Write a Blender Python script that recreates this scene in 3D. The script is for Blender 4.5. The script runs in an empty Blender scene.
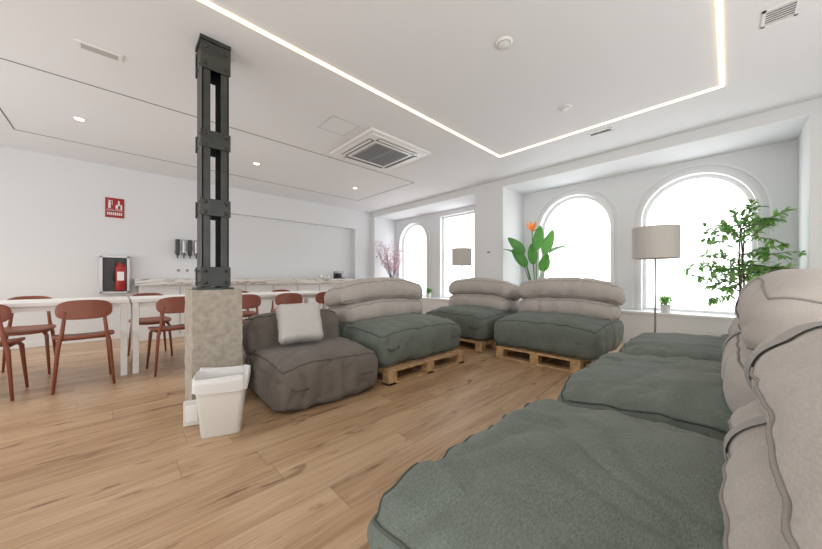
import bpy, bmesh, math, random
from mathutils import Vector, Matrix, noise
random.seed(7)
S=bpy.context.scene
COL=S.collection
H=2.83
# ------------------------------------------------------------------ materials
def new_mat(name):
    m=bpy.data.materials.new(name); m.use_nodes=True
    nt=m.node_tree; return m,nt,nt.nodes['Principled BSDF']
def N(nt,t,**k):
    n=nt.nodes.new(t)
    for a,v in k.items(): setattr(n,a,v)
    return n
def mat(name,c,rough=.5,metal=0,spec=.5,bump=0,bscale=200,var=0,vscale=5,translucent=0):
    m,nt,p=new_mat(name); L=nt.links
    p.inputs['Base Color'].default_value=(*c,1); p.inputs['Roughness'].default_value=rough
    p.inputs['Metallic'].default_value=metal; p.inputs['Specular IOR Level'].default_value=spec
    tc=N(nt,'ShaderNodeTexCoord'); col=None
    if var:
        n=N(nt,'ShaderNodeTexNoise'); n.inputs['Scale'].default_value=vscale; n.inputs['Detail'].default_value=6
        L.new(tc.outputs['Object'],n.inputs['Vector'])
        r=N(nt,'ShaderNodeValToRGB'); r.color_ramp.elements[0].position=.3; r.color_ramp.elements[1].position=.7
        r.color_ramp.elements[0].color=(*[x*(1-var) for x in c],1); r.color_ramp.elements[1].color=(*[min(1,x*(1+var)) for x in c],1)
        L.new(n.outputs['Fac'],r.inputs['Fac']); L.new(r.outputs['Color'],p.inputs['Base Color']); col=r.outputs['Color']
    if bump:
        n=N(nt,'ShaderNodeTexNoise'); n.inputs['Scale'].default_value=bscale; n.inputs['Detail'].default_value=4
        L.new(tc.outputs['Object'],n.inputs['Vector'])
        b=N(nt,'ShaderNodeBump'); b.inputs['Strength'].default_value=bump; b.inputs['Distance'].default_value=.002
        L.new(n.outputs['Fac'],b.inputs['Height']); L.new(b.outputs['Normal'],p.inputs['Normal'])
    if translucent:
        t=N(nt,'ShaderNodeBsdfTranslucent'); t.inputs['Color'].default_value=(c[0]*1.6,c[1]*1.5,c[2],1)
        mx=N(nt,'ShaderNodeMixShader'); mx.inputs[0].default_value=translucent
        L.new(p.outputs[0],mx.inputs[1]); L.new(t.outputs[0],mx.inputs[2]); L.new(mx.outputs[0],nt.nodes['Material Output'].inputs['Surface'])
    return m
def fabric(name,c,var=.25,scale=350,fold=.5):
    m,nt,p=new_mat(name); L=nt.links
    tc=N(nt,'ShaderNodeTexCoord')
    mp=N(nt,'ShaderNodeMapping'); mp.inputs['Scale'].default_value=(.3,1,1)
    L.new(tc.outputs['Object'],mp.inputs['Vector'])
    n=N(nt,'ShaderNodeTexNoise'); n.inputs['Scale'].default_value=scale; n.inputs['Detail'].default_value=3
    L.new(mp.outputs['Vector'],n.inputs['Vector'])
    n2=N(nt,'ShaderNodeTexNoise'); n2.inputs['Scale'].default_value=6; n2.inputs['Detail'].default_value=5
    L.new(tc.outputs['Object'],n2.inputs['Vector'])
    mx=N(nt,'ShaderNodeMath',operation='MULTIPLY_ADD'); mx.inputs[1].default_value=.25
    L.new(n2.outputs['Fac'],mx.inputs[0])
    sc=N(nt,'ShaderNodeMath',operation='MULTIPLY'); sc.inputs[1].default_value=.75
    L.new(n.outputs['Fac'],sc.inputs[0]); L.new(sc.outputs[0],mx.inputs[2])
    r=N(nt,'ShaderNodeValToRGB'); r.color_ramp.elements[0].position=.35; r.color_ramp.elements[1].position=.65
    r.color_ramp.elements[0].color=(*[x*(1-var) for x in c],1); r.color_ramp.elements[1].color=(*[min(1,x*(1+var)) for x in c],1)
    L.new(mx.outputs[0],r.inputs['Fac']); L.new(r.outputs['Color'],p.inputs['Base Color'])
    p.inputs['Roughness'].default_value=.9; p.inputs['Specular IOR Level'].default_value=.2; p.inputs['Sheen Weight'].default_value=.12
    n3=N(nt,'ShaderNodeTexNoise'); n3.inputs['Scale'].default_value=7; n3.inputs['Detail'].default_value=2; n3.inputs['Distortion'].default_value=1.6
    L.new(tc.outputs['Object'],n3.inputs['Vector'])
    b1=N(nt,'ShaderNodeBump'); b1.inputs['Strength'].default_value=fold; b1.inputs['Distance'].default_value=.018
    L.new(n3.outputs['Fac'],b1.inputs['Height'])
    b2=N(nt,'ShaderNodeBump'); b2.inputs['Strength'].default_value=.3; b2.inputs['Distance'].default_value=.001
    L.new(n.outputs['Fac'],b2.inputs['Height']); L.new(b1.outputs['Normal'],b2.inputs['Normal'])
    L.new(b2.outputs['Normal'],p.inputs['Normal'])
    return m
def floor_mat():
    m,nt,p=new_mat('oak_plank_floor'); L=nt.links
    tc=N(nt,'ShaderNodeTexCoord'); sep=N(nt,'ShaderNodeSeparateXYZ'); L.new(tc.outputs['Object'],sep.inputs[0])
    def M(op,a,b=None,c=None):
        n=N(nt,'ShaderNodeMath',operation=op)
        for i,x in enumerate((a,b,c)):
            if x is None: continue
            if isinstance(x,(int,float)): n.inputs[i].default_value=x
            else: L.new(x,n.inputs[i])
        return n.outputs[0]
    PW=.19; PL=1.38
    ry=M('DIVIDE',sep.outputs['Y'],PW); row=M('FLOOR',ry); fy=M('FRACT',ry)
    wn=N(nt,'ShaderNodeTexWhiteNoise',noise_dimensions='1D'); L.new(row,wn.inputs['W'])
    rx=M('ADD',M('DIVIDE',sep.outputs['X'],PL),M('MULTIPLY',wn.outputs['Value'],7.0)); col=M('FLOOR',rx); fx=M('FRACT',rx)
    cb=N(nt,'ShaderNodeCombineXYZ'); L.new(row,cb.inputs[0]); L.new(col,cb.inputs[1])
    w2=N(nt,'ShaderNodeTexWhiteNoise',noise_dimensions='3D'); L.new(cb.outputs[0],w2.inputs['Vector'])
    off=N(nt,'ShaderNodeVectorMath',operation='SCALE'); L.new(w2.outputs['Color'],off.inputs[0]); off.inputs['Scale'].default_value=23
    add=N(nt,'ShaderNodeVectorMath',operation='ADD'); L.new(tc.outputs['Object'],add.inputs[0]); L.new(off.outputs[0],add.inputs[1])
    def noi(scale,sx,sy,detail=6,dist=0):
        mp=N(nt,'ShaderNodeMapping'); mp.inputs['Scale'].default_value=(sx,sy,1); L.new(add.outputs[0],mp.inputs['Vector'])
        n=N(nt,'ShaderNodeTexNoise'); n.inputs['Scale'].default_value=scale; n.inputs['Detail'].default_value=detail; n.inputs['Distortion'].default_value=dist
        L.new(mp.outputs[0],n.inputs['Vector']); return n.outputs['Fac']
    grain=noi(1,3.0,75,8,.5); broad=noi(1,1.1,8,4,1.0); knots=noi(1,3.0,14,4,1.2)
    g=M('ADD',M('MULTIPLY',grain,.45),M('MULTIPLY',broad,.55))
    g=M('ADD',g,M('MULTIPLY',M('SUBTRACT',w2.outputs['Value'],.5),.17))
    r=N(nt,'ShaderNodeValToRGB'); e=r.color_ramp.elements
    e[0].position=.31; e[0].color=(.33,.195,.105,1); e[1].position=.69; e[1].color=(.62,.435,.275,1)
    x=e.new(.48); x.color=(.485,.315,.182,1)
    L.new(g,r.inputs['Fac'])
    kr=N(nt,'ShaderNodeValToRGB'); k=kr.color_ramp.elements; k[0].position=.28; k[0].color=(.32,.24,.19,1); k[1].position=.385; k[1].color=(1,1,1,1)
    L.new(knots,kr.inputs['Fac'])
    mul=N(nt,'ShaderNodeMix',data_type='RGBA',blend_type='MULTIPLY'); mul.inputs[0].default_value=.8
    L.new(r.outputs['Color'],mul.inputs[6]); L.new(kr.outputs['Color'],mul.inputs[7])
    sy=M('MINIMUM',fy,M('SUBTRACT',1.0,fy)); sx=M('MINIMUM',fx,M('SUBTRACT',1.0,fx))
    ey=M('LESS_THAN',sy,.010); ex=M('LESS_THAN',sx,.0014); ed=M('MAXIMUM',ey,ex)
    m2=N(nt,'ShaderNodeMix',data_type='RGBA',blend_type='MIX'); L.new(M('MULTIPLY',ed,.5),m2.inputs[0]); L.new(mul.outputs[2],m2.inputs[6]); m2.inputs[7].default_value=(.18,.11,.065,1)
    L.new(m2.outputs[2],p.inputs['Base Color'])
    p.inputs['Roughness'].default_value=.34; p.inputs['Specular IOR Level'].default_value=.5
    b=N(nt,'ShaderNodeBump'); b.inputs['Strength'].default_value=.12; b.inputs['Distance'].default_value=.002
    L.new(M('SUBTRACT',g,ed),b.inputs['Height']); L.new(b.outputs['Normal'],p.inputs['Normal'])
    return m
def marble_mat():
    m,nt,p=new_mat('veined_marble'); L=nt.links
    tc=N(nt,'ShaderNodeTexCoord')
    mp=N(nt,'ShaderNodeMapping'); mp.inputs['Scale'].default_value=(.6,1,2.5); L.new(tc.outputs['Object'],mp.inputs[0])
    n=N(nt,'ShaderNodeTexNoise'); n.inputs['Scale'].default_value=2.6; n.inputs['Detail'].default_value=6; n.inputs['Distortion'].default_value=1.6
    L.new(mp.outputs[0],n.inputs['Vector'])
    r=N(nt,'ShaderNodeValToRGB'); e=r.color_ramp.elements; e[0].position=.46; e[0].color=(.66,.65,.63,1); e[1].position=.54; e[1].color=(.62,.60,.58,1)
    x=e.new(.5); x.color=(.24,.19,.165,1)
    L.new(n.outputs['Fac'],r.inputs['Fac']); L.new(r.outputs['Color'],p.inputs['Base Color']); p.inputs['Roughness'].default_value=.2
    return m
def emis_mat(name,c,s):
    m=bpy.data.materials.new(name); m.use_nodes=True; nt=m.node_tree; nt.nodes.clear()
    o=nt.nodes.new('ShaderNodeOutputMaterial'); e=nt.nodes.new('ShaderNodeEmission'); e.inputs[0].default_value=(*c,1); e.inputs[1].default_value=s
    nt.links.new(e.outputs[0],o.inputs[0]); return m
WALL=mat('wall_paint',(.78,.795,.81),.8,spec=.2,bump=.15,bscale=120)
CEIL=mat('ceiling_paint',(.84,.855,.875),.85,spec=.2,bump=.05,bscale=100)
TRIM=mat('white_trim',(.82,.82,.82),.45)
WHITE=mat('white_lacquer',(.86,.86,.85),.35)
FLOOR=floor_mat(); MARB=marble_mat()
GLASS=emis_mat('frosted_backlit_glass',(.95,.975,1.0),3.2)
LED=emis_mat('led_strip_glow',(1,.78,.48),3.6)
DOWN=emis_mat('downlight_glow',(1,.93,.8),8)
BLACK=mat('black_channel',(.03,.03,.03),.5)
LINE=mat('dark_seam',(.16,.16,.16),.6)
GREEN=fabric('green_grey_canvas',(.160,.188,.162))
GREY=fabric('light_grey_canvas',(.50,.455,.42),.10,fold=.25)
BROWN=fabric('taupe_canvas',(.175,.152,.133))
PILL=fabric('pale_grey_linen',(.56,.55,.53),.12)
PIPEG=mat('green_piping',(.09,.108,.095),.8); PIPEY=mat('grey_piping',(.30,.275,.25),.8); PIPEB=mat('brown_piping',(.10,.088,.078),.8)
STRAP=mat('grey_strap',(.38,.36,.34),.85)
PINE=mat('pallet_pine',(.55,.35,.18),.75,var=.3,vscale=18,bump=.3,bscale=60)
TERR=mat('terracotta_plastic',(.25,.075,.042),.45,var=.08)
STEEL=mat('painted_iron',(.052,.058,.055),.42,metal=.4,var=.25,vscale=10,bump=.4,bscale=90)
CONC=mat('rough_concrete',(.44,.40,.34),.9,var=.2,vscale=22,bump=1.0,bscale=60)
PLAS=mat('translucent_white_plastic',(.74,.73,.69),.4)
BAG=mat('bin_liner_film',(.80,.80,.80),.3,bump=.6,bscale=30)
SHADE=mat('lamp_shade_linen',(.58,.55,.51),.9,var=.05,vscale=60,bump=.3,bscale=300)
MET=mat('brushed_metal',(.45,.45,.46),.35,metal=.9)
DARK=mat('dark_plastic',(.04,.04,.045),.4)
GRILL=mat('grille_grey',(.30,.31,.32),.5)
RED=mat('fire_red',(.36,.015,.015),.35)
LEAF=mat('ficus_leaf',(.17,.34,.12),.45,var=.45,vscale=9,translucent=.45)
LEAF2=mat('paddle_leaf',(.08,.25,.06),.4,var=.3,vscale=4,translucent=.3)
BARK=mat('bark',(.14,.09,.06),.85,var=.3,vscale=30)
ORG=mat('orange_petal',(.85,.30,.10),.5,translucent=.3); PINK=mat('pink_blossom',(.60,.46,.60),.7,var=.2,vscale=20,translucent=.3)
POTW=mat('white_ceramic',(.78,.78,.77),.3); SOIL=mat('soil',(.05,.035,.025),.95)
POTG=mat('grey_planter',(.25,.25,.25),.6); SIGNW=mat('sign_white',(.8,.8,.8),.5)
# ------------------------------------------------------------------ builder
class B:
    def __init__(s,name): s.name=name; s.v=[];s.f=[];s.m=[];s.s=[];s.mats=[]
    def add(s,vs,fs,mt,M=None,smooth=False):
        if mt not in s.mats: s.mats.append(mt)
        i=s.mats.index(mt); o=len(s.v)
        for v in vs:
            v=Vector(v); s.v.append(tuple(M@v if M else v))
        for f in fs: s.f.append([o+k for k in f]); s.m.append(i); s.s.append(smooth)
    def box(s,lo,hi,mt,bev=0,M=None,seg=2):
        bm=bmesh.new(); bmesh.ops.create_cube(bm,size=1)
        lo=Vector(lo);hi=Vector(hi); c=(lo+hi)/2; d=hi-lo
        for v in bm.verts: v.co=Vector((v.co.x*d.x,v.co.y*d.y,v.co.z*d.z))+c
        if bev: bmesh.ops.bevel(bm,geom=bm.edges[:],offset=bev,segments=seg,affect='EDGES',profile=.5)
        bm.verts.ensure_lookup_table()
        s.add([v.co.copy() for v in bm.verts],[[v.index for v in f.verts] for f in bm.faces],mt,M); bm.free()
    def tube(s,pts,r,mt,seg=8,closed=False,M=None,caps=True):
        pts=[Vector(p) for p in pts]; n=len(pts); R=r if isinstance(r,(list,tuple)) else [r]*n
        vs=[];fs=[]; up=None
        for i,p in enumerate(pts):
            a=pts[i-1] if (i>0 or closed) else p; c=pts[(i+1)%n] if (i<n-1 or closed) else p
            t=(c-a); t=t.normalized() if t.length>1e-9 else Vector((0,0,1))
            if up is None:
                up=Vector((0,0,1)) if abs(t.z)<.9 else Vector((1,0,0))
            up=(up-t*up.dot(t)); 
            up=up.normalized() if up.length>1e-6 else t.orthogonal().normalized()
            w=t.cross(up)
            for k in range(seg):
                an=2*math.pi*k/seg; vs.append(p+(up*math.cos(an)+w*math.sin(an))*R[i])
        for i in range(n if closed else n-1):
            j=(i+1)%n
            for k in range(seg):
                l=(k+1)%seg; fs.append([i*seg+k,i*seg+l,j*seg+l,j*seg+k])
        if caps and not closed:
            fs.append([k for k in range(seg)][::-1]); fs.append([(n-1)*seg+k for k in range(seg)])
        s.add(vs,fs,mt,M,True)
    def lathe(s,prof,c,mt,seg=24,axis=None,M=None,smooth=False):
        c=Vector(c); vs=[];fs=[]
        if axis is None: ax=Vector((0,0,1))
        else: ax=Vector(axis)
        q=Vector((0,0,1)).rotation_difference(ax.normalized()); L=ax.length
        for (r,z) in prof:
            for k in range(seg):
                a=2*math.pi*k/seg; vs.append(c+q@Vector((r*math.cos(a),r*math.sin(a),z*L)))
        for i in range(len(prof)-1):
            for k in range(seg):
                l=(k+1)%seg; f=[i*seg+k,i*seg+l,(i+1)*seg+l,(i+1)*seg+k]; fs.append(f)
        s.add(vs,fs,mt,M,smooth)
    def obj(s,loc=(0,0,0),rz=0):
        me=bpy.data.meshes.new(s.name); me.from_pydata(s.v,[],s.f)
        for m in s.mats: me.materials.append(m)
        me.polygons.foreach_set('material_index',s.m); me.polygons.foreach_set('use_smooth',s.s)
        me.validate(); me.update()
        o=bpy.data.objects.new(s.name,me); COL.objects.link(o); o.location=loc; o.rotation_euler=(0,0,rz)
        return o
def dup(o,loc,rz=0):
    n=bpy.data.objects.new(o.name.split('.')[0],o.data); COL.objects.link(n); n.location=loc; n.rotation_euler=(0,0,rz); return n
def smooth(a,b,x):
    t=max(0,min(1,(x-a)/(b-a))); return t*t*(3-2*t)
def cushion(b,size,mt,M=None,r=.1,puff=.04,side=.02,amp=.012,pk=.012,seed=0,res=.03,pipe=None,bend=0,piperad=.006,taper=0,flat_bottom=False,ribbon=None,pipez=None):
    hx,hy,hz=[a/2 for a in size]; r=min(r,hx*.98,hy*.98,hz*.98); sd=Vector((seed*7.3,seed*3.1,seed*1.7))
    def f(p):
        P=Vector((p[0]*hx,p[1]*hy,p[2]*hz))
        q=Vector((max(-(hx-r),min(hx-r,P.x)),max(-(hy-r),min(hy-r,P.y)),max(-(hz-r),min(hz-r,P.z))))
        d=P-q; n=d.normalized() if d.length>1e-9 else Vector((0,0,1)); P=q+n*r
        u,v,w=P.x/hx,P.y/hy,P.z/hz; au,av=abs(u),abs(v)
        cu=max(0,1-u*u);cv=max(0,1-v*v);cw=max(0,1-w*w)
        P.z+=puff*w*(cu*cv)**.5*(1 if w>0 else (0 if flat_bottom else .15))
        P.x+=side*u*cv**.5*cw; P.y+=side*v*cu**.5*cw
        if taper and w>0: P.z-=taper*w*smooth(.5,1,au)*smooth(.2,1,av)
        P.z-=bend*u*u
        A=P+sd
        k=noise.noise(A*2.6)*amp
        rg=noise.noise(Vector((A.x*5.5+noise.noise(A*3)*1.5,A.y*4.0,A.z*4.0+5)))
        k-=amp*.9*max(0,1-abs(rg)*5)*(.4+.6*max(au,av)**2)
        k+=noise.noise(A*9)*amp*.3
        ev=smooth(.45,1,av); eu=smooth(.45,1,au)
        k+=pk*ev*noise.noise(Vector((A.x*13,A.z*2.5,seed)))+pk*eu*noise.noise(Vector((A.y*13,A.z*2.5,seed+9)))
        cn=smooth(.75,1,au)*smooth(.75,1,av); k-=cn*.006
        Q=P+n*k
        if flat_bottom: Q.z=max(Q.z,-hz)
        return Q,n
    nx,ny,nz=[max(6,int(a/res)) for a in size]
    idx={};vs=[];fs=[]
    def vid(p):
        key=(round(p[0],5),round(p[1],5),round(p[2],5))
        if key not in idx: idx[key]=len(vs); vs.append(f(p)[0])
        return idx[key]
    def face(na,nb,mk,flip):
        for i in range(na):
            for j in range(nb):
                a0,a1=-1+2*i/na,-1+2*(i+1)/na; b0,b1=-1+2*j/nb,-1+2*(j+1)/nb
                q=[vid(mk(a0,b0)),vid(mk(a1,b0)),vid(mk(a1,b1)),vid(mk(a0,b1))]
                fs.append(q[::-1] if flip else q)
    face(nx,ny,lambda a,c:(a,c,1),False); face(nx,ny,lambda a,c:(a,c,-1),True)
    face(nx,nz,lambda a,c:(a,-1,c),False); face(nx,nz,lambda a,c:(a,1,c),True)
    face(ny,nz,lambda a,c:(1,a,c),False); face(ny,nz,lambda a,c:(-1,a,c),True)
    b.add(vs,fs,mt,M,True)
    if pipe:
        for zz in (pipez if pipez else ((1,-1) if size[2]>.2 else (0,))):
            pts=[]
            K=60
            per=[(-1+2*i/K,-1) for i in range(K)]+[(1,-1+2*i/K) for i in range(K)]+[(1-2*i/K,1) for i in range(K)]+[(-1,1-2*i/K) for i in range(K)]
            for a,c in per:
                P,n=f((a,c,zz)); pts.append(P+n*.001)
            b.tube(pts,piperad,pipe,6,True,M)
    if ribbon:
        for uu in ribbon[0]:
            w=ribbon[1]/hx; K=20
            path=[('f',-1+i/K*2) for i in range(K+1)]+[('t',-1+2*i/30) for i in range(1,31)]
            V=[];F=[]
            for kind,t in path:
                for s_ in (-1,0,1):
                    p=(uu+s_*w,-1,t) if kind=='f' else (uu+s_*w,t,1)
                    P,n=f(p); V.append(P+n*.006)
            for i in range(len(path)-1):
                o=3*i; F+=[[o,o+1,o+4,o+3],[o+1,o+2,o+5,o+4]]
            b.add(V,F,ribbon[2],M,True)
# ------------------------------------------------------------------ room shell
b=B('floor'); b.box((-3,-2,-.1),(6.1,7.5,0),FLOOR); b.obj()
b=B('ceiling'); b.box((-3.1,-2.1,H),(6.2,7.6,H+.1),CEIL); b.obj()
b=B('wall_north')
b.box((-3,7,0),(1.21,7.5,H),WALL); b.box((4.62,7,0),(6.1,7.5,H),WALL)
b.box((1.21,7,2.32),(4.62,7.5,H),WALL); b.box((1.21,7.14,0),(4.62,7.5,2.32),WALL); b.obj()
b=B('wall_south'); b.box((-3,-2.1,0),(6.1,-2,H),WALL); b.obj()
b=B('wall_west'); b.box((-3.1,-2.1,0),(-3,7.5,H),WALL); b.obj()
XB=5.96; YR=-.56
b=B('wall_east_return'); b.box((5.15,-2,0),(6.15,YR,H),WALL); b.obj()
b=B('wall_east_pilaster'); b.box((5.15,2.92,0),(6.15,3.53,H),WALL,.006); b.obj()
b=B('wall_east_corner'); b.box((5.15,6.85,0),(6.15,7.0,H),WALL); b.obj()
b=B('trim_7'); b.box((5.15,YR,2.69),(6.15,2.92,H),WALL); b.obj()
b=B('trim_8'); b.box((5.15,3.53,2.69),(6.15,6.85,H),WALL); b.obj()
b=B('wall_east')
def bay(b,y0,y1,c,hw,sill,top,arch):
    seg=32; XR=XB+.16
    def q(a,bb,z0,z1): b.add([(XB,a,z0),(XB,bb,z0),(XB,bb,z1),(XB,a,z1)],[[3,2,1,0]],WALL)
    q(y0,c-hw,0,2.69); q(c+hw,y1,0,2.69); q(c-hw,c+hw,0,sill)
    if arch:
        sp=top-hw; pts=[(c+hw*math.cos(math.pi*i/seg),sp+hw*math.sin(math.pi*i/seg)) for i in range(seg+1)]
    else: pts=[(c+hw,top),(c-hw,top)]
    for i in range(len(pts)-1):
        (ya,za),(yb,zb)=pts[i],pts[i+1]
        b.add([(XB,ya,za),(XB,yb,zb),(XB,yb,2.69),(XB,ya,2.69)],[[0,1,2,3]],WALL)
    cont=[(c+hw,sill)]+pts+[(c-hw,sill)]
    n=len(cont)
    for i in range(n):
        (ya,za),(yb,zb)=cont[i],cont[(i+1)%n]
        b.add([(XB,ya,za),(XB,yb,zb),(XR,yb,zb),(XR,ya,za)],[[0,1,2,3]],WALL)
    return cont
wins=[(YR,1.175,.37,.605,.5,2.49,True),(1.175,2.92,1.98,.60,.5,2.50,True),(3.53,5.38,4.63,.52,.5,2.57,False),(5.38,6.85,6.14,.54,.5,2.52,True)]
conts=[bay(b,*w) for w in wins]
b.box((6.12,YR,0),(6.15,2.92,H),WALL) ; b.box((6.12,3.53,0),(6.15,6.85,H),WALL)
b.obj()
for i,(w,ct) in enumerate(zip(wins,conts)):
    wb=B('window_%d'%(i+1)); c=w[2]
    vs=[(XB+.13,y,z) for y,z in ct]; wb.add(vs,[list(range(len(vs)))],GLASS)
    cz=1.4
    for off0,off1,x0,x1 in ((0,.045,XB+.10,XB+.128),):
        n=len(ct); V=[];F=[]
        for (y,z) in ct:
            iy=y+(c-y)*off1/abs(w[3]); iz=z+(cz-z)*off1/abs(w[5]-cz)
            V+= [(x0,y,z),(x0,iy,iz),(x1,iy,iz)]
        for k in range(n):
            l=(k+1)%n
            F+=[[3*k,3*l,3*l+1,3*k+1],[3*k+1,3*l+1,3*l+2,3*k+2]]
        wb.add(V,F,TRIM)
    wb.obj()
    if w[6]:
        t=B('trim_%d'%(i+1)); hw=w[3]; sp=w[5]-hw
        def ring(r0,r1,dx):
            pa=[(c+r0,w[4])]+[(c+r0*math.cos(math.pi*k/40),sp+r0*math.sin(math.pi*k/40)) for k in range(41)]+[(c-r0,w[4])]
            pb=[(c+r1,w[4])]+[(c+r1*math.cos(math.pi*k/40),sp+r1*math.sin(math.pi*k/40)) for k in range(41)]+[(c-r1,w[4])]
            V=[];F=[]
            for (ya,za),(yb,zb) in zip(pa,pb):
                V+=[(XB-.001,ya,za),(XB-dx,ya,za),(XB-dx,yb,zb),(XB-.001,yb,zb)]
            for k in range(len(pa)-1):
                o=4*k
                for j in range(3): F.append([o+j,o+4+j,o+5+j,o+1+j])
            F.append([0,1,2,3]); t.add(V,F,TRIM)
        ring(hw+.0,hw+.045,.03); ring(hw+.10,hw+.125,.018); t.obj()
b=B('trim_5'); b.box((5.70,YR,0),(5.958,2.92,.46),WALL); b.box((5.67,YR,.46),(5.958,2.92,.495),TRIM,.005); b.obj()
b=B('trim_6'); b.box((5.70,3.53,0),(5.958,6.85,.46),WALL); b.box((5.67,3.53,.46),(5.958,6.85,.495),TRIM,.005); b.obj()
b=B('baseboard_north'); b.box((-3,6.985,0),(1.21,6.999,.08),TRIM); b.obj()
b=B('baseboard_east'); b.box((5.135,2.92,0),(5.149,3.53,.08),TRIM); b.box((5.135,-2,0),(5.149,YR,.08),TRIM); b.obj()
# ceiling LED
b=B('led_light_strip'); y0,y1,x0,x1=.058,2.405,-1.2,4.15; hw=.013; z=H-.010
b.box((x0,y1-hw,z),(x1+hw,y1+hw,H+.0),LED); b.box((x1-hw,y0,z),(x1+hw,y1-hw,H),LED); b.box((x0,y0-hw,z),(x1+hw,y0+hw,H),LED); b.box((x0-hw,y0,z),(x0+hw,y1,H),LED); b.obj()
b=B('ceiling_shadow_channel'); y0,y1,x0,x1=4.2,6.1,-.92,4.1; hw=.006; z=H-.003
b.box((x0,y1-hw,z),(x1,y1+hw,H),LINE); b.box((x1-hw,y0,z),(x1+hw,y1,H),LINE); b.box((x0,y0-hw,z),(x1,y0+hw,H),LINE); b.box((x0-hw,y0,z),(x0+hw,y1,H),LINE); b.obj()
for i,(x,y) in enumerate([(-.32,5.18),(1.6,5.25),(3.48,5.28),(-2.2,5.2)]):
    b=B('recessed_downlight'); b.lathe([(.04,-.004),(.052,-.010),(.058,0)],(x,y,H),WHITE,28,smooth=True); b.lathe([(0,-.004),(.04,-.004)],(x,y,H),DOWN,28); fo=b.obj()
    l=bpy.data.lights.new('beam','SPOT'); l.energy=38; l.color=(1,.93,.82); l.spot_size=2.2; l.spot_blend=.8; l.shadow_soft_size=.05
    o=bpy.data.objects.new('beam',l); COL.objects.link(o); o.location=(x,y,H-.03); o.parent=fo
for x,y in [(2.17,1.22),(3.47,1.23)]:
    b=B('smoke_detector'); b.lathe([(0,-.022),(.03,-.022),(.045,-.014),(.06,-.012),(.065,0)],(x,y,H),WHITE,32,smooth=True); b.lathe([(.046,-.0145),(.05,-.0135)],(x,y,H),GRILL,32); b.obj()
b=B('emergency_light'); b.box((-.24,3.46,H-.012),(.03,3.56,H),WHITE,.004); b.box((-.21,3.475,H-.014),(.0,3.545,H-.011),mat('light_diffuser',(.5,.5,.48),.3)); b.obj(); 
def vent(x0,y0,x1,y1,n,alongx):
    b=B('ceiling_vent'); t=.018; z=H-.008
    b.box((x0,y0,z),(x1,y0+t,H),WHITE); b.box((x0,y1-t,z),(x1,y1,H),WHITE); b.box((x0,y0,z),(x0+t,y1,H),WHITE); b.box((x1-t,y0,z),(x1,y1,H),WHITE)
    b.box((x0+t,y0+t,H-.002),(x1-t,y1-t,H),BLACK)
    for i in range(n):
        f=(i+.5)/n
        if alongx: yy=y0+t+(y1-y0-2*t)*f; b.box((x0+t,yy-.004,z+.001),(x1-t,yy+.003,H-.002),GRILL)
        else: xx=x0+t+(x1-x0-2*t)*f; b.box((xx-.004,y0+t,z+.001),(xx+.003,y1-t,H-.002),WHITE)
    b.obj()
vent(3.20,-.32,3.40,-.15,6,False); vent(4.31,1.0,4.42,1.26,6,True)
b=B('ceiling_access_hatch'); 
for lo,hi in [((1.75,3.1),(2.1,3.103)),((1.75,3.45),(2.1,3.453)),((1.75,3.1),(1.753,3.453)),((2.1,3.1),(2.103,3.453))]: b.box((*lo,H-.002),(*hi,H),GRILL)
b.obj()
b=B('air_conditioner_cassette'); cx,cy=2.75,3.53; a=.53
b.box((cx-a,cy-a,H-.035),(cx+a,cy+a,H),WHITE,.012)
b.box((cx-a+.06,cy-a+.06,H-.05),(cx+a-.06,cy+a-.06,H-.034),WHITE,.006)
for k in range(4):
    M=Matrix.Translation((cx,cy,0))@Matrix.Rotation(k*math.pi/2,4,'Z')
    b.box((-.34,-.43,H-.052),(.34,-.35,H-.0495),DARK,M=M)
    b.box((-.33,-.42,H-.062),(.33,-.385,H-.053),WHITE,.002,M=M)
b.box((cx-.29,cy-.29,H-.052),(cx+.29,cy+.29,H-.0495),DARK)
for i in range(12):
    yy=-.27+.54*i/11; b.box((cx-.28,cy+yy-.010,H-.058),(cx+.28,cy+yy+.010,H-.051),GRILL)
for i in range(3): 
    xx=-.28+.28*i; b.box((cx+xx-.012,cy-.29,H-.060),(cx+xx+.012,cy+.29,H-.051),GRILL)
b.obj()
# ------------------------------------------------------------------ column
b=B('iron_column'); px0,px1,py0,py1=.384,.712,2.68,3.01; ZC=.91
K=10;KZ=26; ring=[]
for i in range(K): ring.append((px0+(px1-px0)*i/K,py0))
for i in range(K): ring.append((px1,py0+(py1-py0)*i/K))
for i in range(K): ring.append((px1-(px1-px0)*i/K,py1))
for i in range(K): ring.append((px0,py1-(py1-py0)*i/K))
V=[];F=[];n=len(ring); cc=Vector(((px0+px1)/2,(py0+py1)/2,0))
for j in range(KZ+1):
    z=ZC*j/KZ
    for (x,y) in ring:
        P=Vector((x,y,z)); d=(P-Vector((cc.x,cc.y,z))).normalized(); k=noise.noise(P*14)*.006-.006*max(0,noise.noise(P*30))
        if j==0: V.append((x,y,0))
        else: V.append(tuple(P+d*k))
for j in range(KZ):
    for i in range(n): l=(i+1)%n; F.append([j*n+i,j*n+l,(j+1)*n+l,(j+1)*n+i])
F.append([KZ*n+i for i in range(n)]); b.add(V,F,CONC)
sx0,sx1,sy0,sy1=.455,.635,2.75,2.94
b.box((sx0-.03,sy0-.03,ZC-.005),(sx1+.03,sy1+.03,ZC+.016),STEEL,.003)
for (xa,sg) in ((sx0,1),(sx1,-1)):
    w=.010
    b.box((min(xa,xa+sg*w),sy0,ZC+.01),(max(xa,xa+sg*w),sy1,H-.001),STEEL)
    for yy in (sy0,sy1-.010):
        b.box((min(xa,xa+sg*.056),yy,ZC+.01),(max(xa,xa+sg*.056),yy+.010,H-.001),STEEL,.002)
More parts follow.
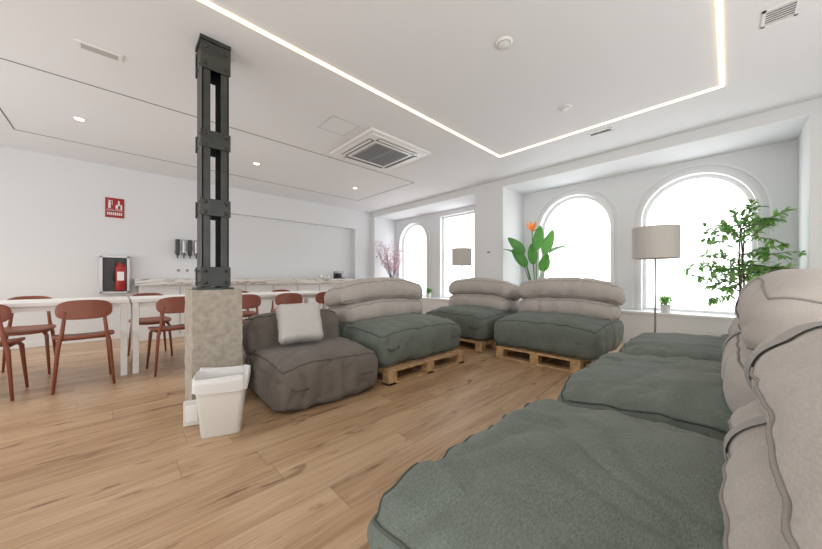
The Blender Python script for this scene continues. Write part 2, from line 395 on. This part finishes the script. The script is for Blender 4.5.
for zc,hh in ((2.69,.10),(2.06,.065),(1.54,.065),(1.01,.075)):
    for yy,dy in ((sy0-.012,-1),(sy1,1)):
        b.box((sx0-.010,yy,zc-hh),(sx1+.010,yy+.012,zc+hh),STEEL,.003)
        for ix in (.022,.158):
            for iz in (-.6,.6):
                c=(sx0+ix,yy+(0 if dy<0 else .012),zc+hh*iz)
                b.lathe([(0,.014),(.011,.011),(.016,0)],c,STEEL,10,axis=Vector((0,dy,0)),smooth=True)
    for xx,dx in ((sx0,-1),(sx1,1)):
        for iy in (.04,.15):
            for iz in (-.6,.6): b.lathe([(0,.012),(.010,.009),(.014,0)],(xx,sy0+iy,zc+hh*iz),STEEL,10,axis=Vector((dx,0,0)),smooth=True)
b.box((sx0-.012,sy0-.012,H-.03),(sx1+.012,sy1+.012,H-.001),STEEL)
b.obj()
# ------------------------------------------------------------------ trash bin
b=B('waste_bin')
def rr(hx,hy,r,n=6):
    o=[]
    for (cx,cy,a0) in ((hx-r,hy-r,0),(-hx+r,hy-r,90),(-hx+r,-hy+r,180),(hx-r,-hy+r,270)):
        for i in range(n+1):
            a=math.radians(a0+90*i/n); o.append((cx+r*math.cos(a),cy+r*math.sin(a)))
    return o
def loft(b,secs,mt,cap=True,smooth=True,rag=0):
    V=[];F=[];n=len(rr(1,1,.1))
    for si,(hx,hy,r,z) in enumerate(secs):
        for x,y in rr(hx,hy,r):
            k=noise.noise(Vector((x*25,y*25,si*.7)))*rag
            V.append((x*(1+k*.3),y*(1+k*.3),z+(k*.12 if rag else 0)))
    for j in range(len(secs)-1):
        for i in range(n): l=(i+1)%n; F.append([j*n+i,j*n+l,(j+1)*n+l,(j+1)*n+i])
    if cap: F.append(list(range(n))[::-1])
    b.add(V,F,mt,None,smooth)
loft(b,[(.105,.075,.03,0),(.11,.08,.03,.01),(.135,.10,.03,.30),(.14,.105,.03,.36),(.150,.115,.035,.362),(.150,.115,.035,.38),(.138,.103,.03,.38),(.13,.098,.03,.25),(.10,.07,.03,.012)],PLAS)
loft(b,[(.150,.115,.036,.29),(.153,.118,.036,.34),(.154,.119,.036,.386),(.136,.101,.03,.386),(.12,.09,.03,.2)],BAG,False,rag=.22)
o=b.obj((.495,2.30,0),math.radians(-20))
b=B('bin_lid'); b.box((-.05,-.012,0),(.05,.012,.17),PLAS,.008); b.box((-.035,-.02,.03),(.035,-.010,.14),WHITE,.004); b.obj((.365,2.53,.0),math.radians(-20))
# ------------------------------------------------------------------ sofas / pallets
def pallet(L=1.15,W=.82):
    b=B('wooden_pallet')
    for i in range(7):
        y=-W/2+(W-.095)*i/6; b.box((-L/2,y,.118),(L/2,y+.095,.14),PINE,.003)
    for x in (-L/2,-.05,L/2-.1):
        b.box((x,-W/2,.096),(x+.1,W/2,.117),PINE,.002)
        for y in (-W/2,-.05,W/2-.1): b.box((x,y,.022),(x+.1,y+.1,.096),PINE,.003)
        b.box((x,-W/2,0),(x+.1,W/2,.022),PINE,.002)
    for y in (-W/2,W/2-.1): b.box((-L/2,y,0),(L/2,y+.1,.021),PINE,.002)
    return b
def sofa(w,d,z0,seed,res=.035,h=.35,seatm=GREEN,backm=GREY,pg=PIPEG,py=PIPEY,low=False,name='bean_bag_sofa',bd=.55,bh=0,r=.085,taper=.03,strap=False,seatr=None):
    b=B(name)
    cushion(b,(w,d,h),seatm,Matrix.Translation((0,0,z0+h/2+.004)),r=r,puff=.06,side=.015,amp=.018,pk=.018,seed=seed,res=res,pipe=pg,piperad=.005,taper=taper,flat_bottom=True)
    zt=z0+h
    if low:
        M=Matrix.Translation((0,d/2-.16,zt+.13))@Matrix.Rotation(math.radians(-12),4,'X')
        cushion(b,(w+.0,.27,.36),backm,M,r=.085,puff=.02,side=.015,amp=.014,pk=.018,seed=seed+3,res=res,pipe=py,bend=.02)
    else:
        rib=([-.30],.028,STRAP) if strap else None
        pk=.008 if strap else .022; pp=py; am=.010 if strap else .014
        M=Matrix.Translation((0,d/2-bd/2+.005,zt+.11+bh*.3))@Matrix.Rotation(math.radians(-5),4,'X')
        cushion(b,(w-.04,bd,.22+bh*.5),backm,M,r=.09,puff=.03,side=.012,amp=am,pk=pk,seed=seed+3,res=res,pipe=pp,piperad=.004,bend=.03,ribbon=rib)
        M=Matrix.Translation((0,d/2-bd/2+.035,zt+.335+bh*.8))@Matrix.Rotation(math.radians(-10),4,'X')
        cushion(b,(w+.02,bd-.03,.22+bh*.6),backm,M,r=.095,puff=.06,side=.015,amp=am,pk=pk,seed=seed+5,res=res,pipe=pp,piperad=.004,bend=.05,ribbon=rib)
    for sx in (-1,1):
        x=sx*(w/2-.15); b.tube([(x-.07,-d/2+.0,z0+h*.55),(x-.05,-d/2-.014,z0+h*.5),(x+.05,-d/2-.014,z0+h*.5),(x+.07,-d/2+.0,z0+h*.55)],.007,pg,6)
    return b
pi=math.pi
P0=pallet().obj((2.38,2.59,0),0)
P1=pallet(.98,.82).obj((3.87,1.57,0),-pi/2); dup(P1,(3.89,2.78,0),-pi/2)
for loc in [(.95,.16,0),(2.02,.16,0),(3.12,.16,0)]: dup(P1,loc,pi)
sofa(1.24,1.14,.14,1).obj((2.375,2.80,0),0)
sofa(1.12,1.12,.14,2).obj((4.06,2.83,0),-pi/2)
sofa(1.20,1.14,.14,3).obj((4.06,1.525,0),-pi/2)
sofa(1.00,1.16,.14,4,.013,bd=.565,bh=-.09,taper=.03,strap=True).obj((.89,.02,0),pi)
sofa(1.03,1.16,.14,5,.018,bd=.575,bh=.03,taper=.04,strap=True).obj((1.98,.02,0),pi)
sofa(1.02,1.15,.14,6,.025,bd=.56,bh=0,taper=.05).obj((3.08,.01,0),pi)
sofa(.88,.95,0,8,.02,h=.36,seatm=BROWN,backm=BROWN,pg=PIPEB,py=PIPEB,low=True,name='low_lounge_chair',r=.07).obj((1.26,2.655,0),0)
b=B('throw_pillow'); cushion(b,(.40,.38,.13),PILL,None,r=.06,puff=.04,side=-.02,amp=.006,pk=.008,seed=2,res=.015,pipe=PIPEY,piperad=.003)
o=b.obj((1.17,2.655,.60)); o.rotation_euler=(math.radians(62),0,math.radians(-12))
# ------------------------------------------------------------------ chairs & tables
def panel(b,w,h,th,ex,bend,mt,M,rings=8,seg=40):
    V=[];F=[]
    prof=[(s/rings*.96,th/2) for s in range(rings+1)]+[(.99,th*.35),(1,0),(.99,-th*.35)]+[(s/rings*.96,-th/2) for s in range(rings,-1,-1)]
    for s,zz in prof:
        for k in range(seg):
            a=2*math.pi*k/seg; ca,sa=math.cos(a),math.sin(a)
            x=w/2*s*math.copysign(abs(ca)**(2/ex),ca); y=h/2*s*math.copysign(abs(sa)**(2/ex),sa)
            V.append((x,y,bend(x,y)+zz))
    for j in range(len(prof)-1):
        for k in range(seg): l=(k+1)%seg; F.append([j*seg+k,j*seg+l,(j+1)*seg+l,(j+1)*seg+k])
    b.add(V,F,mt,M,True)
def chair():
    b=B('dining_chair')
    panel(b,.41,.41,.028,3.2,lambda x,y:.30*x*x-.0+(.35*y*y if y<0 else -.35*y*y),TERR,Matrix.Translation((0,0,.452)))
    panel(b,.36,.175,.02,3.0,lambda x,y:-1.1*x*x+.25*(y+.1)**2,TERR,Matrix.Translation((0,-.215,.715))@Matrix.Rotation(math.radians(82),4,'X')) 
    for s in (-1,1):
        b.tube([(s*.145,.13,.435),(s*.165,.155,.40),(s*.19,.195,.0)],[.017,.016,.010],TERR,10)
        b.tube([(s*.19,-.215,0),(s*.16,-.18,.40),(s*.14,-.185,.50),(s*.12,-.212,.70)],[.010,.016,.015,.012],TERR,10)
        b.tube([(s*.15,.14,.425),(s*.15,-.175,.43)],.010,TERR,8)
    b.tube([(-.15,0,.428),(.15,0,.428)],.010,TERR,8)
    return b
C0=chair().obj((-.23,4.25,0),math.radians(4))
for x,y,rz in [(-.80,4.27,-3),(.44,4.27,6),(1.12,4.27,0),(1.66,4.25,-4),(2.2,4.28,3),(-.7,5.12,178),(.30,5.14,184),(1.35,5.12,180),(2.0,5.12,177)]:
    dup(C0,(x,y,0),math.radians(rz))
def table(x0,x1,y0=4.3,y1=5.0):
    b=B('dining_table'); zt=.78
    b.box((x0,y0,zt-.035),(x1,y1,zt),WHITE,.003)
    b.box((x0+.05,y0+.04,zt-.085),(x1-.05,y0+.065,zt-.035),WHITE); b.box((x0+.05,y1-.065,zt-.085),(x1-.05,y1-.04,zt-.035),WHITE)
    for x in (x0+.01,x1-.06):
        for y in (y0+.01,y1-.06): b.box((x,y,0),(x+.05,y+.05,zt-.035),WHITE,.003)
        b.box((x+.005,y0+.06,zt-.085),(x+.045,y1-.06,zt-.035),WHITE)
    b.obj()
table(-1.75,.08); table(.10,2.33)
# ------------------------------------------------------------------ bar counter
b=B('bar_counter'); 
b.box((.19,6.38,.88),(4.9,6.985,.985),MARB,.004); b.box((.25,6.46,0),(4.85,6.985,.88),WALL)
for i in range(9): x=.25+.51*(i+1); b.box((x-.003,6.455,.06),(x+.003,6.461,.85),LINE)
b.box((.25,6.47,0),(4.85,6.48,.05),GRILL)
b.obj()
b=B('coffee_maker'); b.box((3.85,6.6,.985),(4.05,6.82,1.01),DARK,.005); b.box((3.86,6.74,1.01),(4.04,6.82,1.13),DARK,.008); b.box((3.86,6.61,1.11),(4.04,6.82,1.17),MET,.008); b.lathe([(0,0),(.05,0),(.055,.03),(.04,.08),(.035,.09)],(3.95,6.67,1.012),DARK,20,smooth=True); b.obj()
b=B('cup_stack')
for k in range(3):
    for j in range(2): b.lathe([(0,0),(.025,0),(.038,.06),(.036,.06),(.023,.003)],(3.5+k*.1,6.75,.985+j*.025),POTW,16,smooth=True)
b.obj()
b=B('wall_dispenser_rack'); b.box((.74,6.975,1.44),(1.10,6.998,1.50),MET,.003)
for k in range(4):
    x=.78+k*.093; b.lathe([(0,0),(.022,0),(.03,.03),(.032,.06),(.032,.25),(.034,.26),(.034,.29),(.0,.295)],(x,6.93,1.41),MET if k%2 else DARK,18,smooth=True); b.box((x-.012,6.88,1.42),(x+.012,6.91,1.46),DARK,.003); b.tube([(x,6.93,1.41),(x,6.93,1.36)],.01,DARK,8)
b.obj()
b=B('power_socket')
for x in (.80,.93,1.06): b.box((x-.04,6.985,1.10),(x+.04,6.999,1.18),WHITE,.004); b.lathe([(0,.003),(.025,.003),(.028,0)],(x,6.985,1.14),GRILL,18,axis=(0,-1,0))
b.obj()
b=B('fire_extinguisher_cabinet'); x0,x1,z0,z1=-.20,.13,.76,1.35
b.box((x0,6.86,z0),(x1,7.0,z1),DARK)
for lo,hi in [((x0-.01,z0-.01),(x1+.01,z0+.025)),((x0-.01,z1-.025),(x1+.01,z1+.01)),((x0-.01,z0),(x0+.025,z1)),((x1-.025,z0),(x1+.01,z1))]:
    b.box((lo[0],6.83,lo[1]),(hi[0],6.99,hi[1]),MET,.002)
b.lathe([(0,0),(.06,0),(.065,.015),(.065,.36),(.05,.41),(.02,.43),(.02,.46),(0,.46)],(.03,6.80,.80),RED,24,smooth=True)
b.box((.0,6.785,1.25),(.07,6.81,1.30),DARK,.004); b.tube([(.03,6.8,1.27),(-.03,6.79,1.26),(-.055,6.79,1.1),(-.05,6.79,.95)],.01,DARK,8)
b.box((-.01,6.732,.96),(.07,6.738,1.10),SIGNW)
b.obj()
b=B('fire_extinguisher_sign'); x0,x1,z0,z1=-.15,.075,1.99,2.31; y=6.99
b.box((x0,y,z0),(x1,6.999,z1),RED,.002)
def sb(a,c,d,e): b.box((x0+a,y-.002,z0+c),(x0+d,y+.001,z0+e),SIGNW)
sb(.02,.13,.095,.135); sb(.035,.15,.065,.25); sb(.042,.25,.058,.275); sb(.03,.27,.085,.28); sb(.078,.2,.085,.27)
sb(.12,.15,.15,.2); sb(.13,.2,.2,.215); sb(.15,.215,.17,.28); sb(.18,.14,.2,.2); sb(.12,.13,.2,.138)
for k in range(8): sb(.022+k*.023,.04,.038+k*.023,.085)
sb(.015,.112,.21,.117)
b.obj()
b=B('thermostat'); b.box((5.13,3.17,1.42),(5.149,3.25,1.52),WHITE,.004); b.box((5.128,3.18,1.47),(5.131,3.24,1.51),GRILL); b.obj()
# ------------------------------------------------------------------ lamps
def lamp(loc,top,r=.235,sh=.38):
    b=B('floor_lamp'); 
    b.lathe([(0,0),(.14,0),(.145,.008),(.14,.02),(.015,.03),(.012,.05)],(0,0,0),MET,36,smooth=True)
    b.tube([(0,0,.03),(0,0,top-.05)],.010,MET,12)
    b.lathe([(r,top-sh),(r,top),(r-.006,top),(r-.006,top-sh),(r,top-sh)],(0,0,0),SHADE,48,smooth=False)
    b.lathe([(r+.002,top-.012),(r+.002,top),(r-.008,top+.001)],(0,0,0),SHADE,48); b.lathe([(r+.002,top-sh),(r+.002,top-sh+.012)],(0,0,0),SHADE,48)
    for k in range(3):
        a=k*2*pi/3; b.tube([(0,0,top-.06),(math.cos(a)*(r-.005),math.sin(a)*(r-.005),top-.03)],.003,MET,6)
    b.lathe([(0,0),(.02,.01),(.03,.05),(.03,.08),(.012,.12),(.012,.14)],(0,0,top-.27),POTW,16,smooth=True)
    b.obj(loc)
lamp((4.78,.645,0),1.62); lamp((5.10,3.82,0),1.60,.20,.34)
# ------------------------------------------------------------------ plants
def leaf(b,base,dirv,L,W,mt,droop=.3,fold=.25,n=6,up=Vector((0,0,1)),prof=None):
    d=Vector(dirv).normalized(); side=d.cross(up)
    side=side.normalized() if side.length>1e-4 else Vector((1,0,0)); nn=side.cross(d).normalized()
    V=[];F=[]; p=Vector(base); 
    for i in range(n+1):
        t=i/n; w=W*.5*(math.sin(math.pi*min(1,t*.93+.05))**.8 if prof is None else prof(t))
        V+=[p-side*w+nn*w*fold,p.copy(),p+side*w+nn*w*fold]
        dd=(d-Vector((0,0,1))*droop*t*1.2).normalized(); p=p+dd*L/n
    for i in range(n):
        o=3*i; F+=[[o,o+1,o+4,o+3],[o+1,o+2,o+5,o+4]]
    b.add(V,F,mt,None,True)
def pot(b,r,h,mt,z=0,c=(0,0)):
    b.lathe([(0,z),(r*.75,z),(r,z+h),(r*.93,z+h),(r*.88,z+h*.85)],(c[0],c[1],0),mt,32,smooth=False); b.lathe([(r*.9,z+h*.88),(0,z+h*.9)],(c[0],c[1],0),SOIL,24)
R=random.Random(3)
b=B('potted_ficus_tree'); pot(b,.17,.32,POTG)
for k in range(3):
    a=k*2.1; b.tube([(.02*math.cos(a+z*3),.02*math.sin(a+z*3),z) for z in [.27+.13*i for i in range(11)]],[.013-.0007*i for i in range(11)],BARK,8)
for k in range(64):
    z0=.78+.88*R.random(); a=k*2.399; el=R.uniform(-.1,1.1); Lb=R.uniform(.28,.52)*(1.0 if z0<1.4 else .85)
    d=Vector((math.cos(a)*math.cos(el),math.sin(a)*math.cos(el),math.sin(el))); p=Vector((0,0,z0)); pts=[p.copy()]
    for i in range(8):
        d=(d+Vector((R.uniform(-.2,.2),R.uniform(-.2,.2),R.uniform(-.22,.10)))).normalized(); p=p+d*Lb/8; pts.append(p.copy())
    b.tube(pts,[.005-.0005*i for i in range(9)],BARK,5)
    for i in range(3,9):
        for _ in range(3 if i<8 else 5):
            ld=Vector((R.uniform(-1,1),R.uniform(-1,1),R.uniform(-.7,.5)))+d*.7
            leaf(b,pts[i],ld,R.uniform(.065,.105),R.uniform(.028,.042),LEAF,R.uniform(.2,.7),.3,4)
b.v=[(x,max(y,-.43+.01*math.sin(x*90)),z) for x,y,z in b.v]
b.obj((5.22,-.085,0))
b=B('potted_bird_of_paradise'); pot(b,.17,.36,POTW)
pr=lambda t: (math.sin(math.pi*min(1,(t*.95+.02)**.75)))**.7
spec=[((-.22,.12),1.42,(-.5,.45,.75),.40),((-.10,.22),1.35,(-.3,.6,.6),.38),((.02,.0),1.50,(.1,-.1,1),.44),((.05,-.12),1.42,(.1,-.3,1),.44),((-.05,-.26),1.42,(-.1,-.8,.45),.36),((-.12,.12),1.2,(-.5,.5,.9),.40),((.1,.1),1.25,(.3,.2,1),.42),((-.02,-.12),1.12,(-.4,-.4,.9),.36)]
for (x,y),z,d,L in spec:
    b.tube([(x*.05,y*.05,.3),(x*.3,y*.3,.3+(z-.3)*.5),(x,y,z)],[.013,.010,.007],LEAF2,8)
    up=Vector((-1,-.6,.4)) if d[2]>.7 else Vector((0,0,1))
    leaf(b,(x,y,z),d,L,.18,LEAF2,.45 if d[2]<.7 else .12,.35,12,up=up,prof=pr)
b.tube([(0,0,.3),(-.03,.03,1.2),(-.05,.05,1.83)],.008,LEAF2,8)
for k,(dx,dy,dz) in enumerate([(-.2,.5,.9),(-.1,.1,1),(.1,-.3,.9),(-.3,-.5,.7)]): leaf(b,(-.05,.05,1.83),(dx,dy,dz),.19,.05,ORG,.1,.4,5,up=Vector((-1,-.5,.2)))
leaf(b,(-.05,.05,1.83),(-.1,-1,.15),.2,.04,LEAF2,0,.6,5)
b.obj((5.38,2.40,0))
def small(name,loc,s=1):
    R=random.Random(5); b=B(name); pot(b,.055*s,.09*s,POTW)
    for k in range(90):
        a=R.uniform(0,2*pi); e=R.uniform(.1,1.4); d=Vector((math.cos(a)*math.cos(e),math.sin(a)*math.cos(e),math.sin(e)))
        q=Vector((0,0,.08*s))+d*R.uniform(.02,.09)*s
        leaf(b,q,d+Vector((0,0,.2)),.045*s,.028*s,LEAF,.4,.3,3)
    b.obj(loc)
small('potted_houseplant',(5.775,.66,.495),1.25); small('potted_houseplant',(5.775,5.38,.495),1.3)
R=random.Random(11); b=B('vase_of_blossom_branches')
b.lathe([(0,0),(.11,0),(.15,.2),(.15,.5),(.09,.85),(.07,.95),(.085,1.0),(.075,1.0),(.06,.93)],(0,0,0),POTW,32,smooth=True)
for k in range(16):
    a=k*2.4; d=Vector((math.cos(a)*.42,math.sin(a)*.42,1)).normalized(); p=Vector((0,0,.93)); pts=[p.copy()]; Lb=R.uniform(.6,1.15)
    for i in range(10):
        d=(d+Vector((R.uniform(-.14,.14),R.uniform(-.14,.14),R.uniform(-.05,.05)))).normalized(); p=p+d*Lb/10; pts.append(p.copy())
        if i>2:
            for _ in range(6):
                q=p+Vector((R.uniform(-.07,.07),R.uniform(-.07,.07),R.uniform(-.06,.06)))
                for j in range(3): leaf(b,q,(R.uniform(-1,1),R.uniform(-1,1),R.uniform(-1,1)),.035,.03,PINK,0,.3,2)
    b.tube(pts,[.007-.0005*i for i in range(11)],BARK,5)
b.v=[(min(x,.45),min(y,.38),z) for x,y,z in b.v]
b.obj((5.38,6.38,0))
# ------------------------------------------------------------------ lights
def area(name,loc,rot,sx,sy,e,c=(1,1,1)):
    l=bpy.data.lights.new(name,'AREA'); l.shape='RECTANGLE'; l.size=sx; l.size_y=sy; l.energy=e; l.color=c
    o=bpy.data.objects.new(name,l); COL.objects.link(o); o.location=loc; o.rotation_euler=rot
area('south_fill_light',(.8,-1.95,1.5),(math.radians(100),0,0),6,2.0,120,(1,.985,.96))  # added fill behind the camera; the south wall has no window
area('west_fill_light',(-2.95,2.8,1.5),(math.radians(100),0,math.radians(-90)),7,2.0,112,(.97,.98,1))  # second added fill, out of view, in front of the solid west wall
w=bpy.data.worlds.new('World'); S.world=w; w.use_nodes=True; w.node_tree.nodes['Background'].inputs[0].default_value=(.8,.9,1,1); w.node_tree.nodes['Background'].inputs[1].default_value=1
# ------------------------------------------------------------------ camera
cd=bpy.data.cameras.new('camera'); cd.sensor_width=36; cd.lens=306.2/822*36; cd.shift_y=3.5/822; cd.clip_start=.02
cam=bpy.data.objects.new('camera',cd); COL.objects.link(cam); cam.location=(0,0,1); cam.rotation_euler=(pi/2,0,-math.radians(43.74)); S.camera=cam
S.view_settings.view_transform='Standard'; S.view_settings.exposure=.16
